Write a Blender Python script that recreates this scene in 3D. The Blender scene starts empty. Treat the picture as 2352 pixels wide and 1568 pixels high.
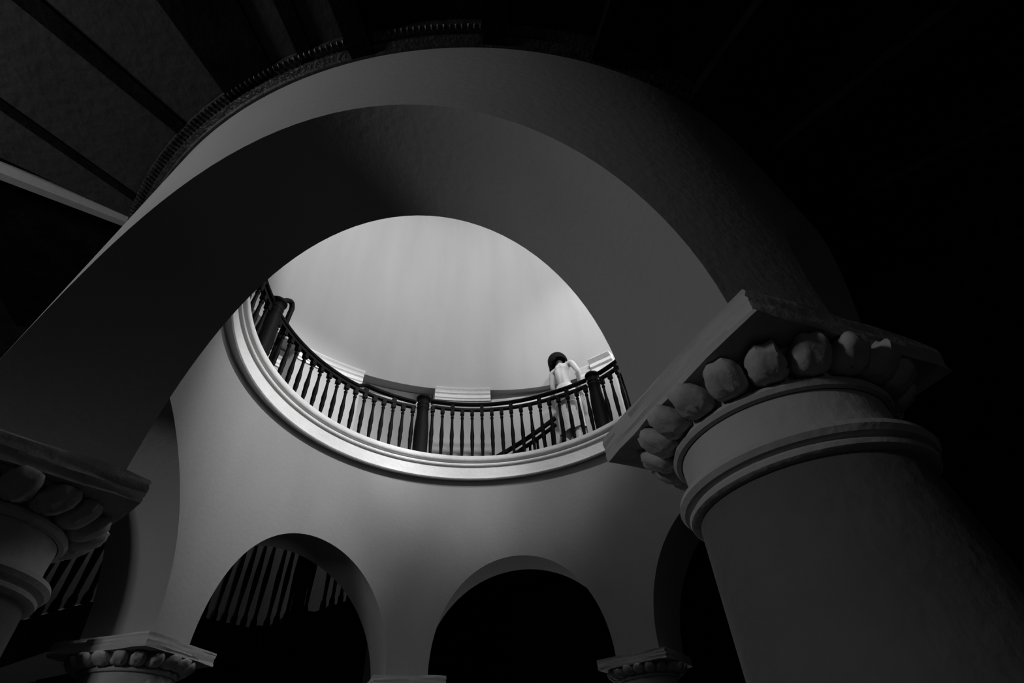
import bpy, bmesh, math, random
from math import sin, cos, pi, radians as rad
from mathutils import Vector, Matrix
random.seed(7)
S = 0.72            # metres per model unit
ZC = 1.40           # camera height above the floor (m)
FLOOR = -ZC / S     # floor level in model units (camera at z = 0)
col = bpy.context.scene.collection

def W(p):                                   # model units -> metres
    return Vector((p[0]*S, p[1]*S, p[2]*S + ZC))
def pol(R, phi, z=0.0):                     # phi in degrees, 0 = far side, clockwise from above
    a = rad(phi)
    return (R*sin(a), R*cos(a), z)

# ------------------------------------------------------------------ materials
def mat(name, c, rough=0.8, bump=0.0, scale=40.0, var=0.0, vscale=(3, 3, 3), metal=0.0, spec=0.3, emit=None):
    m = bpy.data.materials.new(name); m.use_nodes = True
    nt = m.node_tree; b = nt.nodes['Principled BSDF']
    b.inputs['Base Color'].default_value = (c, c, c, 1)
    b.inputs['Roughness'].default_value = rough
    b.inputs['Metallic'].default_value = metal
    b.inputs['Specular IOR Level'].default_value = spec
    tc = nt.nodes.new('ShaderNodeTexCoord')
    if var:
        mp = nt.nodes.new('ShaderNodeMapping'); mp.inputs['Scale'].default_value = vscale
        nz = nt.nodes.new('ShaderNodeTexNoise'); nz.inputs['Scale'].default_value = 1.0
        nz.inputs['Detail'].default_value = 6
        rp = nt.nodes.new('ShaderNodeMapRange')
        rp.inputs['From Min'].default_value = 0.3; rp.inputs['From Max'].default_value = 0.7
        rp.inputs['To Min'].default_value = max(0.0, c*(1-var)); rp.inputs['To Max'].default_value = min(1, c*(1+var))
        nt.links.new(tc.outputs['Object'], mp.inputs['Vector']); nt.links.new(mp.outputs[0], nz.inputs['Vector'])
        nt.links.new(nz.outputs['Fac'], rp.inputs['Value']); nt.links.new(rp.outputs[0], b.inputs['Base Color'])
    if bump:
        n2 = nt.nodes.new('ShaderNodeTexNoise'); n2.inputs['Scale'].default_value = scale; n2.inputs['Detail'].default_value = 8
        bp = nt.nodes.new('ShaderNodeBump'); bp.inputs['Strength'].default_value = bump; bp.inputs['Distance'].default_value = 0.02
        nt.links.new(tc.outputs['Object'], n2.inputs['Vector'])
        nt.links.new(n2.outputs['Fac'], bp.inputs['Height']); nt.links.new(bp.outputs[0], b.inputs['Normal'])
    if emit:
        b.inputs['Emission Color'].default_value = (1, 1, 1, 1); b.inputs['Emission Strength'].default_value = emit
    return m

M = dict(
    plaster=mat('limewashed_plaster', 0.26, 0.9, 0.12, 30, 0.06, (2.2, 2.2, 1.2)),
    upper=mat('pale_upper_plaster', 0.38, 0.9, 0.08, 16, 0.05, (2.6, 2.6, 0.35)),
    trim=mat('painted_trim', 0.66, 0.7, 0.25, 25, 0.08, (4, 4, 4)),
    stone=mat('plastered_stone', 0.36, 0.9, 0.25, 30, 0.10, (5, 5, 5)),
    shaft=mat('shaded_shaft_stone', 0.10, 0.9, 0.25, 30, 0.12, (5, 5, 5)),  # stone with a darker colour to imitate the weaker light on the shaft
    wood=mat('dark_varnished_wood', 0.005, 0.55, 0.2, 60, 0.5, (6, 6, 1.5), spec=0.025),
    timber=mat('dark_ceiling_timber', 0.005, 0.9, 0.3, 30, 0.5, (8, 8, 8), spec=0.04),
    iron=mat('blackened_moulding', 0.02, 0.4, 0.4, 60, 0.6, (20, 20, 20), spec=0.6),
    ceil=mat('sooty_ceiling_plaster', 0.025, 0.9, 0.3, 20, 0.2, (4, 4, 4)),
    dim=mat('grey_ambulatory_plaster', 0.40, 0.9, 0.3, 12, 0.15, (2, 2, 2)),
    floor=mat('dark_stone_floor', 0.05, 0.6, 0.2, 12, 0.3, (3, 3, 3)),
    skin=mat('fair_skin', 0.50, 0.75, 0.05, 80, spec=0.15),
    cloth=mat('pale_cloth', 0.55, 0.8, 0.3, 60, 0.1, (10, 10, 3)),
    hair=mat('dark_hair', 0.004, 0.7, 0.4, 90, spec=0.08),
    shoe=mat('dark_shoe', 0.08, 0.5),
)

# ------------------------------------------------------------------ mesh helpers
def mesh_of(bm, sharp=35):
    bmesh.ops.remove_doubles(bm, verts=bm.verts, dist=1e-5)
    bmesh.ops.recalc_face_normals(bm, faces=bm.faces)
    for v in bm.verts: v.co *= S
    me = bpy.data.meshes.new('mesh'); bm.to_mesh(me); bm.free()
    for p in me.polygons: p.use_smooth = True
    me.set_sharp_from_angle(angle=rad(sharp))
    return me
def link(name, me, m, parent=None, loc=(0, 0, 0), rz=0.0):
    o = bpy.data.objects.new(name, me); col.objects.link(o)
    if m is not None and me is not None and not me.materials: me.materials.append(m)
    if parent is None: o.location = W(loc)
    else:
        o.parent = parent; o.location = Vector(loc)*S
    o.rotation_euler = (0, 0, rz)
    me.name = name
    return o
def obj(name, bm, m, parent=None, loc=(0, 0, 0), rz=0.0, sharp=35):
    return link(name, mesh_of(bm, sharp), m, parent, loc, rz)
def struct(name, bm, m, label=None, **k):
    o = obj(name, bm, m, **k); o['kind'] = 'structure'
    if label: o['label'] = label
    return o
def thing(name, label, cat, loc=(0, 0, 0), rz=0.0, group=None):
    o = bpy.data.objects.new(name, None); col.objects.link(o)
    o.empty_display_size = 0.1
    o.location = W(loc); o.rotation_euler = (0, 0, rz)
    o['label'] = label; o['category'] = cat; o['kind'] = 'thing'
    if group: o['group'] = group
    return o
def tag(o, label, cat, group=None):
    o['label'] = label; o['category'] = cat; o['kind'] = 'thing'
    if group: o['group'] = group
    return o

def lathe(bm, prof, n=48, a0=0, a1=360, c=(0, 0)):
    """prof = [(R, z)...] revolved about the axis through c."""
    full = abs(a1-a0-360) < 1e-6
    k = n if full else n+1
    rings = []
    for j in range(k):
        a = rad(a0+(a1-a0)*j/n)
        rings.append([bm.verts.new((c[0]+R*sin(a), c[1]+R*cos(a), z)) for R, z in prof])
    for j in range(n):
        A, B = rings[j], rings[(j+1) % k]
        for i in range(len(prof)-1):
            bm.faces.new((A[i], A[i+1], B[i+1], B[i]))
    return rings
def box(bm, x0, x1, y0, y1, z0, z1, mtx=None):
    v = [Vector((x, y, z)) for x in (x0, x1) for y in (y0, y1) for z in (z0, z1)]
    if mtx is not None: v = [mtx @ q for q in v]
    v = [bm.verts.new(q) for q in v]
    for f in ((0, 1, 3, 2), (4, 6, 7, 5), (0, 4, 5, 1), (2, 3, 7, 6), (0, 2, 6, 4), (1, 5, 7, 3)):
        bm.faces.new([v[i] for i in f])
    return v
def sweep(bm, path, prof, frame=None, cap=True):
    """path: list of Vector; prof: list of (side, up); side is horizontal, perpendicular to the path."""
    rings = []
    n = len(path)
    for i, p in enumerate(path):
        t = (path[min(i+1, n-1)]-path[max(i-1, 0)]).normalized()
        up = Vector((0, 0, 1))
        s = t.cross(up)
        if s.length < 1e-3: s = Vector((1, 0, 0))
        s.normalize(); u = s.cross(t)
        rings.append([bm.verts.new(p+s*a+u*b) for a, b in prof])
    m = len(prof)
    for A, B in zip(rings, rings[1:]):
        for i in range(m):
            bm.faces.new((A[i], A[(i+1) % m], B[(i+1) % m], B[i]))
    if cap:
        bm.faces.new(rings[0]); bm.faces.new(rings[-1])
def tube(bm, path, r, n=10):
    path = [Vector(p) for p in path]
    rings = []
    ref = Vector((0.3, 0.2, 1)).normalized()
    for i, p in enumerate(path):
        t = (path[min(i+1, len(path)-1)]-path[max(i-1, 0)]).normalized()
        s = t.cross(ref).normalized(); u = s.cross(t)
        rr = r[i] if isinstance(r, (list, tuple)) else r
        rings.append([bm.verts.new(p+(s*cos(2*pi*k/n)+u*sin(2*pi*k/n))*rr) for k in range(n)])
    for A, B in zip(rings, rings[1:]):
        for i in range(n): bm.faces.new((A[i], A[(i+1) % n], B[(i+1) % n], B[i]))
    bm.faces.new(rings[0]); bm.faces.new(rings[-1])
def interp(tab, x):
    if x <= tab[0][0]: return tab[0][1]
    for (a, b), (c, d) in zip(tab, tab[1:]):
        if x <= c:
            t = (x-a)/(c-a)
            return b+(d-b)*t
    return tab[-1][1]

# ------------------------------------------------------------------ the drum: arcade wall
Ri, Ro = 2.890, 3.538
ZSI, ZCI, ZSO, ZCO = 1.248, 2.676, 1.114, 2.690
HN, HNO, HF, HFO = 24.77, 25.30, 24.04, 24.33
ARCH = [(8.0, HF, HFO), (67.47, HF, HFO), (133.8, HN, HNO), (192.37, HN, HNO), (250.73, HN, HNO), (309.32, HF, HFO)]
ABT = [1.242, 1.117, 1.117, 1.117, 1.242, 1.242]      # top of the abacus after arch i (pier between arch i and i+1)
cols = []                                        # (phi_inner, phi_outer, z_inner, z_outer)
NA = 48
for i, (c, hi, ho) in enumerate(ARCH):
    for k in range(NA+1):
        t = pi*k/NA
        zm = ABT[i-1] if k < NA/2 else ABT[i]
        cols.append((c-hi*cos(t), c-ho*cos(t), max(zm, ZSI+(ZCI-ZSI)*sin(t)), max(zm, ZSO+(ZCO-ZSO)*sin(t))))
    c2, hi2, ho2 = ARCH[(i+1) % 6]
    if i == 5: c2 += 360
    a, b, ao, bo = c+hi, c2-hi2, c+ho, c2-ho2
    for k in range(7):
        s = k/6
        cols.append((a+(b-a)*s, ao+(bo-ao)*s, ABT[i], ABT[i]))
bm = bmesh.new()
TI, TO = 4.10, 3.72
R4 = []
for (pi_, po_, zi, zo) in cols:
    R4.append([bm.verts.new(pol(Ri, pi_, zi)), bm.verts.new(pol(Ri, pi_, TI)),
               bm.verts.new(pol(Ro, po_, zo)), bm.verts.new(pol(Ro, po_, TO))])
n = len(R4)
for j in range(n):
    A, B = R4[j], R4[(j+1) % n]
    same = abs(((cols[(j+1) % n][0]-cols[j][0]+180) % 360)-180) < 1e-5
    if not same:
        bm.faces.new((A[0], A[1], B[1], B[0])); bm.faces.new((A[2], B[2], B[3], A[3]))
        bm.faces.new((A[1], A[3], B[3], B[1]))
    bm.faces.new((A[0], B[0], B[2], A[2]))
struct('wall_rotunda', bm, M['plaster'], sharp=40)

# ring cornice at the gallery edge
bm = bmesh.new()
prof = [(2.895, 3.93), (2.862, 3.935), (2.850, 3.950), (2.850, 3.966), (2.866, 3.975), (2.868, 4.165), (2.862, 4.172), (2.838, 4.178),
        (2.832, 4.196), (2.838, 4.215), (2.852, 4.224), (2.852, 4.236), (2.822, 4.244), (2.806, 4.262), (2.800, 4.290), (2.800, 4.337),
        (2.83, 4.345), (4.6, 4.345)]
prof = [(2.895, 3.93)]+[(R-0.055, z-0.030) if R < 2.9 else (R, z) for R, z in prof[1:]]
lathe(bm, prof, 192)
struct('trim_1', bm, M['trim'])
bm = bmesh.new(); lathe(bm, [(2.90, 4.11), (2.95, 4.343), (4.75, 4.343), (4.75, 3.75), (3.5, 3.75)], 96)
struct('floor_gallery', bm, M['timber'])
# small worn rosette on the ring face (right of centre)
bm = bmesh.new(); bmesh.ops.create_uvsphere(bm, u_segments=16, v_segments=8, radius=0.045)
for v in bm.verts: v.co.y *= 0.3
tag(obj('boss', bm, M['trim'], loc=pol(2.862, 25.5, 4.07), rz=-rad(25.5)), 'small round plaster boss on the white ring face below the person', 'boss')

# dark carved moulding where the drum meets the ambulatory ceiling
bm = bmesh.new()
lathe(bm, [(3.53, 3.60), (3.555, 3.60), (3.565, 3.625), (3.60, 3.635), (3.605, 3.66), (3.665, 3.668), (3.675, 3.70), (3.675, 3.72)], 160)
for k in range(230):
    ph = 175+k*0.62
    p = Vector(pol(3.645, ph, 3.655))
    mt = Matrix.Translation(p) @ Matrix.Rotation(-rad(ph), 4, 'Z') @ Matrix.Diagonal((0.012, 0.024, 0.016+0.006*random.random(), 1))
    bmesh.ops.create_icosphere(bm, subdivisions=1, radius=1, matrix=mt)
struct('trim_2', bm, M['iron'])

# ------------------------------------------------------------------ ambulatory: floor, outer wall, ceiling, beams
bm = bmesh.new()
lathe(bm, [(0.02, FLOOR), (8.4, FLOOR)], 72)
struct('floor', bm, M['floor'])
bm = bmesh.new(); lathe(bm, [(8.0, FLOOR), (8.0, 4.3)], 96)
struct('wall_ambulatory', bm, M['timber'])  # near-black colour stands in for the shade beyond the arches
bm = bmesh.new(); lathe(bm, [(5.6, FLOOR), (5.6, 5.3)], 40, -92, -20)
lathe(bm, [(5.6, 5.3), (4.6, 5.3)], 40, -92, -20)
struct('wall_stair', bm, M['dim'])
bm = bmesh.new()
lathe(bm, [(3.5, 3.69), (8.05, 3.69)], 30, 193, 232)
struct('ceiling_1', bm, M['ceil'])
bm = bmesh.new()
lathe(bm, [(3.5, 3.70), (8.05, 3.70)], 90, -20, 193)
lathe(bm, [(5.6, 3.70), (8.05, 3.70)], 30, -92, -20)
lathe(bm, [(3.5, 4.15), (8.05, 4.15)], 30, 232, 268)
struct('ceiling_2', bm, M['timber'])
def beam(name, a0, a1, z0, z1, m, r0=3.56, r1=7.95, skew=0.0):
    """radial beam between angles alpha (degrees from the near side)"""
    bm = bmesh.new()
    p = [Vector(pol(r0, 180-a0)), Vector(pol(r0, 180-a1)), Vector(pol(r1, 180-a1-skew)), Vector(pol(r1, 180-a0-skew))]
    lo = [bm.verts.new((q.x, q.y, z0)) for q in p]; hi = [bm.verts.new((q.x, q.y, z1)) for q in p]
    bm.faces.new(lo); bm.faces.new(hi)
    for i in range(4): bm.faces.new((lo[i], lo[(i+1) % 4], hi[(i+1) % 4], hi[i]))
    return struct(name, bm, m)
beam('beam_1', -36.6, -34.9, 3.672, 3.71, M['timber'], skew=0.0)
beam('beam_2', -49.4, -48.3, 3.675, 3.71, M['timber'], skew=7.0)
beam('beam_3', -52.9, -52.0, 3.63, 3.75, M['plaster'], skew=-3.0)
beam('beam_4', -28.6, -22.2, 3.66, 3.71, M['timber'], skew=5.0)
beam('beam_5', -18.9, -17.4, 3.66, 3.71, M['timber'], skew=4)
for i, a in enumerate((-12, 2, 14, 27, 41, 55, 70)):
    beam('beam_%d' % (6+i), a-1.2, a+1.2, 3.60, 3.72, M['timber'])

# ------------------------------------------------------------------ columns
leaf_me = None
def leaf_mesh(seed):
    """fat curled leaf, worn: x = across, y = outward, z = up"""
    rnd = random.Random(seed)
    bm = bmesh.new()
    bmesh.ops.create_uvsphere(bm, u_segments=20, v_segments=14, radius=1.0)
    tip = rnd.uniform(-0.012, 0.012); chip = rnd.uniform(-1, 1)
    for v in bm.verts:
        x, y, z = v.co
        sx = math.copysign(abs(x)**0.75, x); sz = math.copysign(abs(z)**0.8, z)
        X = sx*0.068; Y = y*0.088; Z = sz*0.046
        Z += 0.030*max(0, y)                     # tip lifts towards the abacus
        Y -= 0.014*math.exp(-(x/0.18)**2)*max(0, y) - 0.0   # groove down the middle
        X *= 1.0-0.25*max(0, -z)*max(0, y)
        if x*chip > 0.45 and y > 0.2 and abs(chip) > 0.55: Y -= 0.03; Z -= 0.008
        j = 0.0035
        v.co = Vector((X+tip*max(0, y)+rnd.uniform(-j, j), Y+rnd.uniform(-j, j), Z+rnd.uniform(-j, j)))
    return mesh_of(bm, 60)
def column(cx, cy, zb, label):
    """zb = underside of the abacus; square aligned with the radius through (cx, cy)."""
    global leaf_me
    phi = math.atan2(cx, cy)
    t = thing('column', label, 'column', (cx, cy, FLOOR), -phi, group='plastered columns of the arcade')
    h = zb-FLOOR                                   # local z of abacus underside
    bm = bmesh.new()
    v = box(bm, -0.45, 0.45, -0.45, 0.45, h, h+0.105)
    bmesh.ops.subdivide_edges(bm, edges=bm.edges[:], cuts=7, use_grid_fill=True)
    for q in bm.verts:
        ex = abs(abs(q.co.x)-0.45) < 1e-4; ey = abs(abs(q.co.y)-0.45) < 1e-4
        j = 0.006
        q.co += Vector((random.uniform(-j, j) if ex else 0, random.uniform(-j, j) if ey else 0, random.uniform(-j, j)*0.7))
        if ex and ey: q.co.x *= 0.985; q.co.y *= 0.985
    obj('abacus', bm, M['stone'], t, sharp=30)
    bm = bmesh.new()                               # bell behind the leaves + thin fillet
    lathe(bm, [(0.356, h-0.130), (0.372, h-0.126), (0.380, h-0.112), (0.374, h-0.098), (0.362, h-0.092), (0.365, h-0.06), (0.395, h-0.02), (0.42, h), (0.0, h)], 64)
    obj('bell', bm, M['stone'], t)
    bm = bmesh.new()                               # necking
    lathe(bm, [(0.37, h-0.285), (0.356, h-0.265), (0.350, h-0.20), (0.352, h-0.128), (0.34, h-0.12)], 64)
    obj('necking', bm, M['stone'], t)
    bm = bmesh.new()                               # double astragal
    lathe(bm, [(0.35, h-0.352), (0.372, h-0.350), (0.385, h-0.342), (0.388, h-0.330), (0.378, h-0.322), (0.376, h-0.316), (0.398, h-0.310), (0.410, h-0.294), (0.404, h-0.276), (0.385, h-0.268), (0.35, h-0.262)], 64)
    obj('astragal', bm, M['stone'], t)
    bm = bmesh.new()
    prof = []
    for k in range(15):
        z = 0.16+(h-0.35-0.16)*k/14
        s = k/14
        prof.append((0.428-0.07*s**1.6-0.004*(1-s), z))
    lathe(bm, prof, 72)
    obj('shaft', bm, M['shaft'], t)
    bm = bmesh.new()
    lathe(bm, [(0.0, 0.0), (0.50, 0.0), (0.50, 0.07), (0.51, 0.09), (0.50, 0.125), (0.46, 0.14), (0.44, 0.165), (0.42, 0.165)], 64)
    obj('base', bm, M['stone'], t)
    if leaf_me is None: leaf_me = [leaf_mesh(k) for k in range(6)]
    for k in range(20):
        a = 2*pi*(k+0.5)/20
        link('leaf', leaf_me[(k*5+k//6) % 6], M['stone'], t, (0.412*sin(a), 0.412*cos(a), h-0.054), -a).scale = (0.92, 0.95, 0.95)
column(1.07, -2.955, 1.0, 'big plastered column with leafy capital, at the right of the near arch')
column(-2.06, -2.59, 1.0, 'unlit column with square abacus, at the left foot of the near arch')
def colp(phi, zb, label, R=3.21): p = pol(R, phi); column(p[0], p[1], zb, label)
colp(36.6, 1.125, 'far column under the lit pier, right of the right low arch')
colp(-20.7, 1.125, 'far column at the bottom edge, between the two low arches')
colp(-78.5, 1.125, 'far column at lower left, beside the low arch with balusters behind it')
colp(100.6, 1.0, 'column hidden behind the big near column on the right side of the drum')

# ------------------------------------------------------------------ gallery wall above
RT = [(-180, 4.15), (-62, 4.12), (-55, 4.04), (-47, 3.94), (-39, 3.86), (-28, 3.77), (-16, 3.705), (-7, 3.68), (2, 3.685), (14, 3.69), (28, 3.70), (40, 3.72), (48, 3.80), (60, 3.95), (75, 4.10), (180, 4.15)]
def RW(p):                     # smoothed outline of the gallery wall
    p = (p+180) % 360-180
    return sum(interp(RT, p+d)*w for d, w in ((-6, .1), (-3, .2), (0, .4), (3, .2), (6, .1)))
NICHE = [(-82, -57.5, 0.38, ((-82, 6.45), (-57, 6.47))), (-38.8, -16.2, 0.32, ((-39, 6.46), (-16, 6.47))), (2.1, 31.5, 0.20, ((2, 6.475), (25, 6.33), (32, 6.29)))]
TOP = 14.0
cs = []                        # (phi, R_low, z_head)
def inn(p):
    for nn in NICHE:
        if nn[0] < p < nn[1]: return nn
    return None
edges = sorted([e for nn in NICHE for e in nn[:2]])
ph = -180.0; pts = []
while ph < 180: pts.append(ph); ph += 2.0
pts = sorted(pts+edges)
for p in pts:
    if p in edges:
        nn = [q for q in NICHE if p in q[:2]][0]
        zh = interp(nn[3], p)
        a, b = (p, RW(p), zh), (p, RW(p)+nn[2], zh)
        cs += [a, b] if p == nn[0] else [b, a]
    else:
        nn = inn(p)
        cs.append((p, RW(p)+(nn[2] if nn else 0), interp(nn[3], p) if nn else 6.47))
bm = bmesh.new(); g = []
for p, rl, zh in cs:
    rf = RW(p)
    g.append([bm.verts.new(pol(rl, p, 4.30)), bm.verts.new(pol(rl, p, zh)), bm.verts.new(pol(rf, p, zh)), bm.verts.new(pol(rf, p, TOP))])
for j in range(len(g)):
    A, B = g[j], g[(j+1) % len(g)]
    pa, pb = cs[j], cs[(j+1) % len(g)]
    def q(*v):
        v = list(dict.fromkeys(v))
        u = []
        for x in v:
            if all((x.co-y.co).length > 1e-6 for y in u): u.append(x)
        if len(u) >= 3: bm.faces.new(u)
    q(A[0], B[0], B[1], A[1])
    q(A[1], B[1], B[2], A[2])
    if abs(pa[0]-pb[0]) > 1e-6: q(A[2], B[2], B[3], A[3])
struct('wall_gallery', bm, M['upper'], sharp=30)

def band(name, a0, a1, back=0.0, z0=6.175, z1=6.475, m='trim', proj=1.0):
    bm = bmesh.new()
    pr = [(0.0, 0.0), (0.022, 0.0), (0.022, 0.16), (0.034, 0.20), (0.034, 0.42), (0.026, 0.46), (0.030, 0.52), (0.048, 0.58), (0.048, 0.78), (0.060, 0.84), (0.085, 0.97), (0.085, 1.0), (0.0, 1.0)]
    nseg = max(2, int(abs(a1-a0)/1.5)); rings = []
    for k in range(nseg+1):
        p = a0+(a1-a0)*k/nseg
        R = RW(p)+back
        rings.append([bm.verts.new(pol(R-d*proj, p, z0+(z1-z0)*f)) for d, f in pr])
    for A, B in zip(rings, rings[1:]):
        for i in range(len(pr)-1): bm.faces.new((A[i], B[i], B[i+1], A[i+1]))
    bm.faces.new(rings[0]); bm.faces.new(rings[-1])
    return struct(name, bm, M[m])
band('trim_3', -16.2, 2.1)
band('trim_4', -57.5, -38.8)
band('trim_5', 31.5, 37.0, proj=0.6)
band('trim_6', -38.4, -16.6, back=0.32, z0=6.15, z1=6.45)
band('trim_7', 2.4, 31.2, back=0.20, z0=6.10, z1=6.32, proj=0.7)
band('trim_8', -81.6, -57.9, back=0.38, z0=6.1, z1=6.43)
band('trim_9', 37.0, 44.5, proj=2.0, z0=6.12, z1=6.50)
# pilaster below the bright entablature block at the right
bm = bmesh.new()
ra, rb = RW(37.5)-0.07, RW(44)-0.07
A = [pol(RW(37.6)+.02, 37.6), pol(ra, 37.6), pol(rb, 43.9), pol(RW(43.9)+.02, 43.9)]
lo = [bm.verts.new((p[0], p[1], 4.34)) for p in A]; hi = [bm.verts.new((p[0], p[1], 6.13)) for p in A]
for i in range(3): bm.faces.new((lo[i], lo[i+1], hi[i+1], hi[i]))
struct('trim_10', bm, M['upper'])

# top: ceiling with round skylight
bm = bmesh.new(); lathe(bm, [(2.6, TOP-0.05), (4.6, TOP-0.05)], 72)
struct('ceiling_3', bm, M['upper'])
SKY = mat('daylit_skylight_glass', 0.8, 0.3, emit=0.8)
bm = bmesh.new(); lathe(bm, [(0.001, TOP+0.10), (2.65, TOP+0.10)], 48)
sk = struct('window_1', bm, SKY)
bm = bmesh.new()
lathe(bm, [(2.5, TOP-0.10), (2.68, TOP-0.10), (2.68, TOP+0.09), (2.5, TOP+0.09), (2.5, TOP-0.10)], 64)
for k in range(6):
    box(bm, -2.55, 2.55, -0.03, 0.03, TOP-0.02, TOP+0.06, Matrix.Rotation(pi*k/6, 4, 'Z'))
obj('window_frame', bm, M['wood'], sk, loc=(0, 0, 0))

# side window of the gallery at the right, and window of the ambulatory at the left; other panes are added fill
def window(name, phi, R, w, z0, z1, strength, inward=True):
    gm = mat('lit_pane_'+name, 0.8, 0.3, emit=strength)
    bm = bmesh.new()
    v = [bm.verts.new(q) for q in ((-w/2, 0, z0), (w/2, 0, z0), (w/2, 0, z1), (-w/2, 0, z1))]
    bm.faces.new(v)
    p = pol(R, phi)
    o = obj(name, bm, gm, loc=(p[0], p[1], 0), rz=-rad(phi)); o['kind'] = 'structure'
    bm = bmesh.new()
    e = 0.06
    for x0, x1, a, b in ((-w/2-e, -w/2, z0-e, z1+e), (w/2, w/2+e, z0-e, z1+e), (-w/2, w/2, z0-e, z0), (-w/2, w/2, z1, z1+e)):
        box(bm, x0, x1, -0.06, 0.02, a, b)
    for k in (1, 2, 3): box(bm, -w/2, w/2, -0.03, 0.0, z0+(z1-z0)*k/4-0.015, z0+(z1-z0)*k/4+0.015)
    box(bm, -0.015, 0.015, -0.03, 0.0, z0, z1)
    obj('window_frame', bm, M['wood'], o)
    return o
window('window_2', 62.0, 3.88, 1.3, 4.9, 7.4, 7.5)
window('window_3', 221.0, 7.85, 0.62, 2.3, 3.05, 76.0)
window('stair_fill_pane', -73.0, 5.53, 0.9, 3.1, 4.6, 13.0)  # added glowing pane, hidden behind a pier, to light the stair wall
window('camera_fill_pane', 172.0, 7.85, 1.0, 0.4, 1.4, 0.7)  # added weak fill behind the camera, not a window of the place
window('low_fill_pane', 12.0, 7.85, 1.4, -0.7, 0.5, 7.0)  # added unseen low pane that lifts the soffit of the right far arch
bm = bmesh.new()
p0, p1 = pol(3.72, 258), pol(7.9, 258)
for d in (0,):
    a = [bm.verts.new((p[0]+dx, p[1], z)) for dx in (0, 0.1) for p, z in ((p0, FLOOR), (p1, FLOOR), (p1, 4.1), (p0, 4.1))]
for f_ in ((0, 1, 2, 3), (4, 5, 6, 7), (0, 1, 5, 4), (2, 3, 7, 6), (0, 3, 7, 4), (1, 2, 6, 5)): bm.faces.new([a[i] for i in f_])
struct('light_block_partition', bm, M['timber'])  # unseen, added to keep the left window's light off the arch beyond

# added unseen fill spots; the first washes the wall opposite from the near side
def spot(name, p, aim, watt, size, blend, r):
    l = bpy.data.lights.new(name, 'SPOT'); l.energy = watt; l.spot_size = rad(size); l.spot_blend = blend; l.shadow_soft_size = r
    o = bpy.data.objects.new(name, l); col.objects.link(o); o.location = W(p)
    o.rotation_euler = (W(aim)-W(p)).to_track_quat('-Z', 'Y').to_euler()
    return o
spot('gallery_fill_spot', (0.9, -3.3, 11.0), (1.2, 3.7, 11.0), 830, 113, 0.16, 0.2)  # added spot for the upper wall, no lamp of the place
spot('corner_fill_spot', (2.4, -2.4, 9.6), (2.85, 2.7, 7.6), 430, 52, 1.0, 0.2)  # added fill that brightens the right of the upper wall
spot('ring_fill_spot', (0.3, -3.0, 9.0), (-0.6, 2.85, 4.3), 620, 25, 1.0, 0.2)  # added fill for the ring and the middle of the lower wall
spot('side_fill_spot', (3.1, -1.2, 9.5), (-2.6, 1.35, 4.75), 1650, 40, 0.9, 0.10)  # added fill for the left lower wall
# ------------------------------------------------------------------ balustrade
RB = 2.95
def baluster_mesh(zl, tall):
    """local z from 0 (gallery floor) to the underside of the rail; every third one runs on up to the handrail"""
    bm = bmesh.new()
    L = zl
    pr = [(0.0, 0), (0.021, 0), (0.023, 0.05), (0.026, 0.14), (0.030, 0.22), (0.034, 0.27), (0.036, 0.31), (0.033, 0.35), (0.033, 0.375), (0.036, 0.41), (0.038, 0.46), (0.035, 0.52), (0.028, 0.60),
          (0.024, 0.70), (0.023, 0.78), (0.024, 0.815), (0.031, 0.825), (0.031, 0.845), (0.022, 0.855), (0.022, 0.885), (0.030, 0.90), (0.030, 0.905)]
    lathe(bm, [(r, z*L) for r, z in pr], 14)
    h = 0.034
    box(bm, -h, h, -h, h, 0.90*L, L+0.01)
    if tall: box(bm, -h, h, -h, h, L, L+0.11)
    return mesh_of(bm, 40)
bal_short, bal_tall = {}, {}
def rail_path(a0, a1, fz, R, n=40):
    return [Vector(pol(R, a0+(a1-a0)*k/n, fz(a0+(a1-a0)*k/n))) for k in range(n+1)]
HP = [(-0.036, -0.05), (0.036, -0.05), (0.045, -0.028), (0.038, -0.006), (0.016, 0.0), (-0.016, 0.0), (-0.038, -0.006), (-0.045, -0.028)]
LP = [(-0.032, -0.045), (0.032, -0.045), (0.032, 0.0), (-0.032, 0.0)]
def rail_bm(a0, a1, fz, prof, R=RB):
    bm = bmesh.new(); sweep(bm, rail_path(a0, a1, fz, R), prof); return bm
def bay(a0, a1, nb, fh, fl, label):
    mid = (a0+a1)/2
    z0 = 4.345
    t = thing('balustrade', label, 'balustrade', (0, 0, z0), 0, group='balustrade runs around the gallery ring')
    for a in [0]:
        obj('handrail', rail_bm(a0+2.7, a1-2.7, lambda p: fh(p)-z0, HP), M['wood'], t)
        obj('lower_rail', rail_bm(a0+2.7, a1-2.7, lambda p: fl(p)-z0, LP), M['wood'], t)
    for k in range(nb):
        p = a0+(a1-a0)*(k+1)/(nb+1)
        L = round(fl(p)-z0-0.045, 2); tall = (k % 3 == 2) and fh(p)-fl(p) > 0.12
        D = bal_tall if tall else bal_short
        if L not in D: D[L] = baluster_mesh(L, tall)
        q = pol(RB, p)
        link('baluster', D[L], M['wood'], t, (q[0], q[1], 0), -rad(p))
HA = lambda p: interp([(-90, 5.345), (-47, 5.36), (-44.5, 5.455), (-20, 5.47), (-19.9, 5.56), (25, 5.575), (42, 5.535), (60, 5.55)], p)
LA = lambda p: interp([(-90, 5.27), (-47, 5.285), (-30, 5.33), (-20, 5.36), (-19, 5.435), (25, 5.44), (42, 5.40), (60, 5.40)], p)
NL, NC, NR = -86.0, -22.4, 41.9
bay(NL-60, NL, 17, lambda p: 5.36, lambda p: 5.24, 'dark turned balustrade run left of the leftmost newel post, cut off by the near arch')
bay(NL, NC, 17, HA, LA, 'dark turned balustrade run between the left and the middle newel posts')
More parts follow.
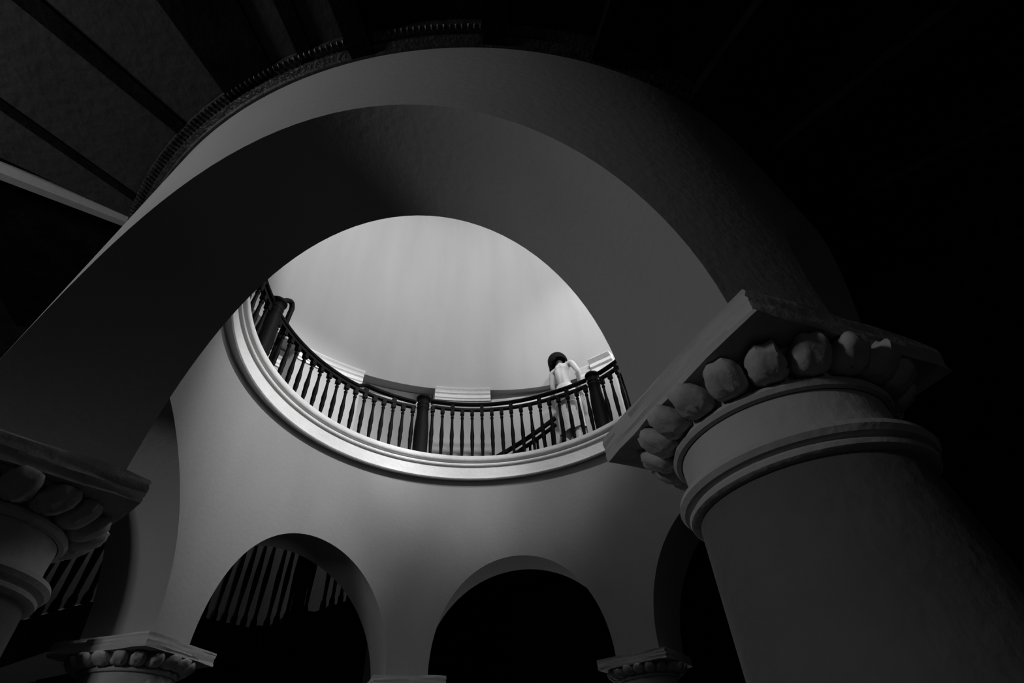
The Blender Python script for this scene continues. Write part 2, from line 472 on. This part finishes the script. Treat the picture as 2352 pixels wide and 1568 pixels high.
bay(NC, NR, 17, HA, LA, 'dark turned balustrade run between middle and right newel posts, before the person')
bay(NR, NR+60, 17, HA, LA, 'dark turned balustrade run right of the right-hand newel post')
def newel(phi, R, label, h=1.28, sc=1.0, base=4.345):
    p = pol(R, phi, base)
    t = thing('newel_post', label, 'post', p, -rad(phi), group='thick newel posts of the gallery balustrade')
    bm = bmesh.new()
    lathe(bm, [(r*sc, z*h) for r, z in ((0.0, 0), (0.135, 0), (0.135, 0.04), (0.128, 0.06), (0.130, 0.30), (0.126, 0.45), (0.110, 0.62), (0.104, 0.74), (0.112, 0.755), (0.114, 0.775), (0.106, 0.79), (0.108, 0.80), (0.116, 0.815), (0.116, 0.84), (0.102, 0.86), (0.10, 0.90))], 12)
    obj('shaft', bm, M['wood'], t, sharp=50)
    bm = bmesh.new()
    lathe(bm, [(r*sc, z*h) for r, z in ((0.0, 0.89), (0.10, 0.89), (0.108, 0.91), (0.130, 0.925), (0.134, 0.945), (0.125, 0.965), (0.095, 0.985), (0.05, 0.997), (0.0, 1.0))], 24)
    obj('cap', bm, M['wood'], t, sharp=50)
newel(NL, RB, 'thick dark newel post at the left end of the balustrade, with looped rail beside it', 1.15)
newel(NC, RB, 'thick dark newel post in the middle of the balustrade')
newel(NR, RB, 'thick dark newel post right beside the person', 1.26)
newel(51.5, 3.16, 'dark newel post at the far right, cut by the arch edge', 1.15, 1.0)

# looped handrail of the upper stair behind the left newel post
bm = bmesh.new()
P = [pol(3.15, -90, 5.60), pol(3.15, -86, 5.66), pol(3.15, -82.6, 5.74), pol(3.15, -80.6, 5.84), pol(3.15, -78.4, 5.99), pol(3.15, -77.0, 6.05), pol(3.15, -76.1, 6.04), pol(3.15, -75.6, 5.97), pol(3.15, -75.6, 5.88), pol(3.15, -75.8, 5.59), pol(3.15, -75.9, 5.4), pol(3.15, -75.9, 4.36)]
fine = []
V = [Vector(p) for p in P]
for i in range(len(V)-1):
    a, b, c, d = V[max(i-1, 0)], V[i], V[i+1], V[min(i+2, len(V)-1)]
    for k in range(6):
        t = k/6
        fine.append(0.5*((2*b)+(c-a)*t+(2*a-5*b+4*c-d)*t*t+(3*b-a-3*c+d)*t**3))
fine.append(V[-1])
tube(bm, fine, 0.042, 10)
tag(obj('stair_handrail', bm, M['wood']), 'dark handrail bent in a loop behind the left newel post', 'handrail')

# stair railing rising behind the balusters, left of the person
RS = 3.50
t = thing('stair_railing', 'dark slanting stair railing behind the balusters, left of the person', 'railing', (0, 0, 4.345))
fz = lambda p: interp([(1, 4.68), (24.6, 5.45), (28, 5.56)], p)-4.345
obj('handrail', rail_bm(1.0, 22.8, fz, [(-0.035, -0.06), (0.035, -0.06), (0.035, 0), (-0.035, 0)], RS), M['wood'], t)
fz2 = lambda p: fz(p)-0.155
obj('lower_rail', rail_bm(4.5, 22.8, fz2, [(-0.03, -0.05), (0.03, -0.05), (0.03, 0), (-0.03, 0)], RS), M['wood'], t)
for k in range(7):
    p = 6.5+k*2.45
    L = fz2(p)-0.01
    bm = bmesh.new(); lathe(bm, [(0.0, 0), (0.022, 0), (0.024, L*.3), (0.034, L*.55), (0.024, L*.8), (0.03, L*.9), (0.03, L)], 12)
    q = pol(RS, p); obj('baluster', bm, M['wood'], t, (q[0], q[1], 0))
newel(25.0, 3.50, 'slim dark stair post standing close left of the person', 1.14, 0.52)

# ------------------------------------------------------------------ lower stair seen through the left far arch
def stairrun(a0, a1, R, z0, z1, h, nb, big, skip, label):
    """railing of the ambulatory stair: stringer from z0 at a0 to z1 at a1, rail h above"""
    f = lambda p: z0+(z1-z0)*(p-a0)/(a1-a0)
    base = min(z0, z1)-0.2
    t = thing('stair_railing', label, 'railing', (0, 0, base))
    obj('stringer', rail_bm(a0, a1, lambda p: f(p)-base, [(-0.05, -0.34), (0.05, -0.34), (0.05, 0), (-0.05, 0)], R), M['wood'], t)
    obj('handrail', rail_bm(a0, a1, lambda p: f(p)+h-base, HP, R), M['wood'], t)
    L = h-0.03
    bm = bmesh.new()
    lathe(bm, [(r, z*L) for r, z in ((0.0, 0), (0.042, 0), (0.042, 0.06), (0.026, 0.1), (0.027, 0.2), (0.036, 0.36), (0.040, 0.46), (0.033, 0.6), (0.025, 0.76), (0.028, 0.82), (0.034, 0.86), (0.028, 0.9), (0.037, 0.95), (0.037, 1.0))], 14)
    bme = mesh_of(bm, 45)
    bm = bmesh.new()
    lathe(bm, [(r, z*L) for r, z in ((0.0, 0), (0.09, 0), (0.085, 0.3), (0.10, 0.4), (0.085, 0.6), (0.075, 0.8), (0.085, 0.9), (0.085, 1.1), (0.0, 1.14))], 14)
    nme = mesh_of(bm, 45)
    for k in range(nb):
        if k in skip: continue
        p = a0+(a1-a0)*(k+0.5)/nb
        q = pol(R, p, f(p)-base)
        link('newel' if k in big else 'baluster', nme if k in big else bme, M['wood'], t, q, -rad(p))
    return t
stairrun(-66, -46.2, 4.4, 1.98, 1.95, 1.45, 11, [], [], 'dark stair railing seen through the left low arch, run left of its thick post')
stairrun(-45.6, -26, 4.4, 1.95, 2.62, 1.45, 12, [3], [5], 'dark stair railing seen through the left low arch, run rising right of its thick post')
stairrun(-92, -70, 4.4, 1.1, 2.0, 1.3, 12, [], [], 'barely lit stair railing at the far left, below the dark abacus')
# flight of steps in the ambulatory
bm = bmesh.new()
for k in range(16):
    a0 = -92+k*4.2; zt = 0.55+k*0.135
    lo0 = [pol(4.45, a0), pol(5.55, a0), pol(5.55, a0+4.2), pol(4.45, a0+4.2)]
    zz = (FLOOR+0.002, zt)
    lo0 = [pol(4.51, a0), pol(5.55, a0), pol(5.55, a0+4.2), pol(4.51, a0+4.2)]; v0 = [bm.verts.new((p[0], p[1], zz[0])) for p in lo0]; v1 = [bm.verts.new((p[0], p[1], zz[1])) for p in lo0]
    bm.faces.new(v0); bm.faces.new(v1)
    for i in range(4): bm.faces.new((v0[i], v0[(i+1) % 4], v1[(i+1) % 4], v1[i]))
o = obj('staircase', bm, M['timber']); tag(o, 'dark flight of stairs behind the railing in the left low arch', 'stairs')

# ------------------------------------------------------------------ the person
def skin_mesh(verts, edges, radii, root, sub=2):
    me = bpy.data.meshes.new('tmp'); me.from_pydata([Vector(v) for v in verts], edges, []); 
    o = bpy.data.objects.new('tmp', me); col.objects.link(o)
    md = o.modifiers.new('s', 'SKIN'); md.use_smooth_shade = True; md.branch_smoothing = 0.6
    sv = me.skin_vertices[0].data
    for i, r in enumerate(radii):
        sv[i].radius = r if isinstance(r, tuple) else (r, r); sv[i].use_root = (i == root)
    s2 = o.modifiers.new('u', 'SUBSURF'); s2.levels = sub; s2.render_levels = sub
    dg = bpy.context.evaluated_depsgraph_get(); dg.update()
    out = bpy.data.meshes.new_from_object(o.evaluated_get(dg))
    bpy.data.objects.remove(o); 
    for p in out.polygons: p.use_smooth = True
    return out
V, E, Rd = [], [], []
def pt(p, r, par=None):
    V.append(p); Rd.append(r)
    if par is not None: E.append((par, len(V)-1))
    return len(V)-1
# metres; x to the right of the picture, y away from the camera (outward), z up
pelvis = pt((0.0, 0.0, 0.86), (0.135, 0.098))
waist = pt((0.005, -0.005, 1.00), (0.098, 0.080), pelvis)
rib = pt((0.0, -0.012, 1.12), (0.118, 0.09), waist)
chest = pt((-0.005, -0.005, 1.23), (0.140, 0.092), rib)
upch = pt((-0.01, 0.012, 1.315), (0.105, 0.072), chest)
neck = pt((-0.025, 0.045, 1.385), 0.048, upch)
neck2 = pt((-0.042, 0.075, 1.43), 0.046, neck)
head = pt((-0.065, 0.105, 1.495), (0.072, 0.085), neck2)
crown = pt((-0.075, 0.115, 1.56), (0.07, 0.08), head)
jaw = pt((-0.105, 0.155, 1.455), 0.045, head)
chin = pt((-0.122, 0.175, 1.43), 0.025, jaw)
nose = pt((-0.150, 0.190, 1.485), 0.014, jaw)
for sx, sh, el, wr, yk in ((-1, (-0.155, 0.015, 1.290), (-0.190, 0.055, 1.06), (-0.150, 0.20, 0.90), 0), (1, (0.150, 0.0, 1.352), (0.232, -0.035, 1.135), (0.185, 0.10, 0.965), 0)):
    cl = pt((sx*0.085, 0.012, 1.318+0.02*sx), 0.056, upch)
    s = pt(sh, 0.050, cl)
    m1 = pt(tuple(a*0.55+b*0.45 for a, b in zip(sh, el)), 0.042, s)
    e = pt(el, 0.036, m1)
    m2 = pt(tuple(a*0.6+b*0.4 for a, b in zip(el, wr)), 0.034, e)
    w = pt(wr, 0.024, m2)
    d = (Vector(wr)-Vector(el)).normalized()
    side = d.cross(Vector((0, 0, 1))).normalized()
    palm = pt(tuple(Vector(wr)+d*0.055), (0.032, 0.018), w)
    for k, (off, ln) in enumerate(((-0.028, 0.062), (-0.010, 0.074), (0.010, 0.070), (0.026, 0.054))):
        b0 = pt(tuple(Vector(wr)+d*0.095+side*off), 0.0085, palm)
        b1 = pt(tuple(Vector(wr)+d*(0.095+ln*0.6)+side*off*1.1+Vector((0, 0, -0.010))), 0.008, b0)
        pt(tuple(Vector(wr)+d*(0.095+ln)+side*off*1.1+Vector((0, 0, -0.030))), 0.0065, b1)
    th = pt(tuple(Vector(wr)+d*0.045-side*0.040*sx+Vector((0, 0, 0.0))), 0.010, w)
    pt(tuple(Vector(wr)+d*0.085-side*0.055*sx+Vector((0, 0, -0.015))), 0.008, th)
for sx in (-1, 1):
    hip = pt((sx*0.078, 0.0, 0.80), 0.088, pelvis)
    th = pt((sx*0.080, 0.008, 0.63), 0.074, hip)
    kn = pt((sx*0.076, 0.012, 0.45), 0.052, th)
    cf = pt((sx*0.076, -0.012, 0.33), 0.052, kn)
    an = pt((sx*0.074, -0.015, 0.085), 0.031, cf)
    ft = pt((sx*0.082, 0.055, 0.040), (0.036, 0.026), an)
    pt((sx*0.088, 0.145, 0.026), (0.030, 0.018), ft)
pphi, pR = 29.3, 3.20
pp = pol(pR, pphi, 4.347)
person = thing('person', 'bare-backed person with dark bobbed hair and pale skirt, head bowed, behind the balustrade', 'person', pp, -rad(pphi))
person.scale = (1.05, 1.05, 1.05)
body = skin_mesh(V, E, Rd, 0, 3)
for v in body.vertices:
    x, y, z = v.co
    if y < 0.03 and 0.9 < z < 1.38 and abs(x) < 0.13:
        xs = -0.02*max(0, (z-1.2)/0.2)
        d = 0.013*math.exp(-((x-xs)/0.016)**2)*min(1, (1.36-z)/0.08)
        for sx in (-1, 1):
            d -= 0.012*math.exp(-((x-xs-sx*0.070)/0.030)**2-((z-1.235-0.02*sx)/0.055)**2)
        v.co.y += d
link('body', body, M['skin'], person)
# hair: a chin-length bob hanging down and to the left
bm = bmesh.new()
bmesh.ops.create_uvsphere(bm, u_segments=32, v_segments=24, radius=1.0)
dele = []
for v in bm.verts:
    x, y, z = v.co
    a = math.atan2(x, -y)                       # 0 = back of the head, -pi/2 = left
    hang = max(0.0, -z)
    w = 1.0+0.10*hang
    low = 1.0
    if z < 0: low = 1.0+0.22*(0.5-0.5*sin(a))*hang
    v.co = Vector((x*0.128*w-0.035*hang*(1-x)*0.5, y*0.130*w, z*0.142*low+0.004*sin(a*11)*hang))
    if z < -0.74+0.14*x or (y > 0.55 and z < 0.35): dele.append(v)
bmesh.ops.delete(bm, geom=dele, context='VERTS')
bmesh.ops.solidify(bm, geom=bm.faces[:], thickness=-0.012)
rot = Matrix.Rotation(rad(18), 4, 'Y').inverted() @ Matrix.Rotation(rad(-24), 4, 'X')
for v in bm.verts: v.co = (rot @ v.co+Vector((-0.066, 0.085, 1.525)))/S
obj('hair', bm, M['hair'], person, sharp=60)
bm = bmesh.new()
for k in range(9):                               # loose locks at the left
    x0 = -0.190+0.010*k; y0 = 0.075+0.014*(k % 3)
    P = [Vector((x0+0.012, y0, 1.49)), Vector((x0+0.004, y0+0.005, 1.44)), Vector((x0-0.004+0.001*k, y0+0.012, 1.39+0.008*(k % 4)+0.004*k)), Vector((x0-0.016+0.001*k, y0+0.018, 1.345+0.012*(k % 4)+0.006*k))]
    tube(bm, [p/S for p in P], [0.020/S, 0.018/S, 0.012/S, 0.003/S], 8)
obj('hair_lock', bm, M['hair'], person, sharp=60)
# close skirt from the waist to below the knee
bm = bmesh.new(); rings = []
prof = [(0.985, 0.112, 0.092, 0), (0.93, 0.132, 0.108, 0), (0.86, 0.158, 0.112, 0), (0.78, 0.176, 0.116, 0.004), (0.62, 0.178, 0.112, 0.008), (0.46, 0.172, 0.108, 0.012), (0.34, 0.168, 0.108, 0.016), (0.27, 0.170, 0.108, 0.02)]
for z, rx, ry, w in prof:
    ring = []
    for k in range(48):
        a = 2*pi*k/48
        f = 1+w*4*sin(a*7)+w*2*sin(a*3+1)
        ring.append(bm.verts.new(Vector((rx*cos(a)*f, ry*sin(a)*f, z+0.012*sin(a)*(z < 0.3)+0.03*cos(a)*(z < 0.3)))/S))
    rings.append(ring)
for A, B in zip(rings, rings[1:]):
    for i in range(48): bm.faces.new((A[i], A[(i+1) % 48], B[(i+1) % 48], B[i]))
bmesh.ops.solidify(bm, geom=bm.faces[:], thickness=0.006)
obj('skirt', bm, M['cloth'], person, sharp=60)

# ------------------------------------------------------------------ camera, world, view
F = Vector((0.0611, 0.7153, 0.6962)); Rr = Vector((0.9978, -0.0249, -0.0621))
f, th, ro, ya, D = 1100.0, 0.7700448135997225, -0.08658529266357615, 0.08526489075928172, 4.449737555789578
F = Vector((sin(ya)*cos(th), cos(ya)*cos(th), sin(th)))
R0 = Vector((cos(ya), -sin(ya), 0)); U0 = R0.cross(F)
Rr = R0*cos(ro)+U0*sin(ro); U = -R0*sin(ro)+U0*cos(ro)
cam = bpy.data.cameras.new('camera'); co = bpy.data.objects.new('camera', cam); col.objects.link(co)
cam.sensor_width = 36; cam.lens = f*36/2352; cam.clip_start = 0.02
mx = Matrix((Rr, U, -F)).transposed().to_4x4(); mx.translation = W((0, -D, 0))
co.matrix_world = mx
sc = bpy.context.scene; sc.camera = co
w = bpy.data.worlds.new('World'); sc.world = w; w.use_nodes = True
w.node_tree.nodes['Background'].inputs[0].default_value = (0, 0, 0, 1)
sc.view_settings.view_transform = 'Standard'; sc.view_settings.look = 'None'
sc.view_settings.exposure = 0.0; sc.view_settings.gamma = 1.0; sc.view_settings.use_curve_mapping = False
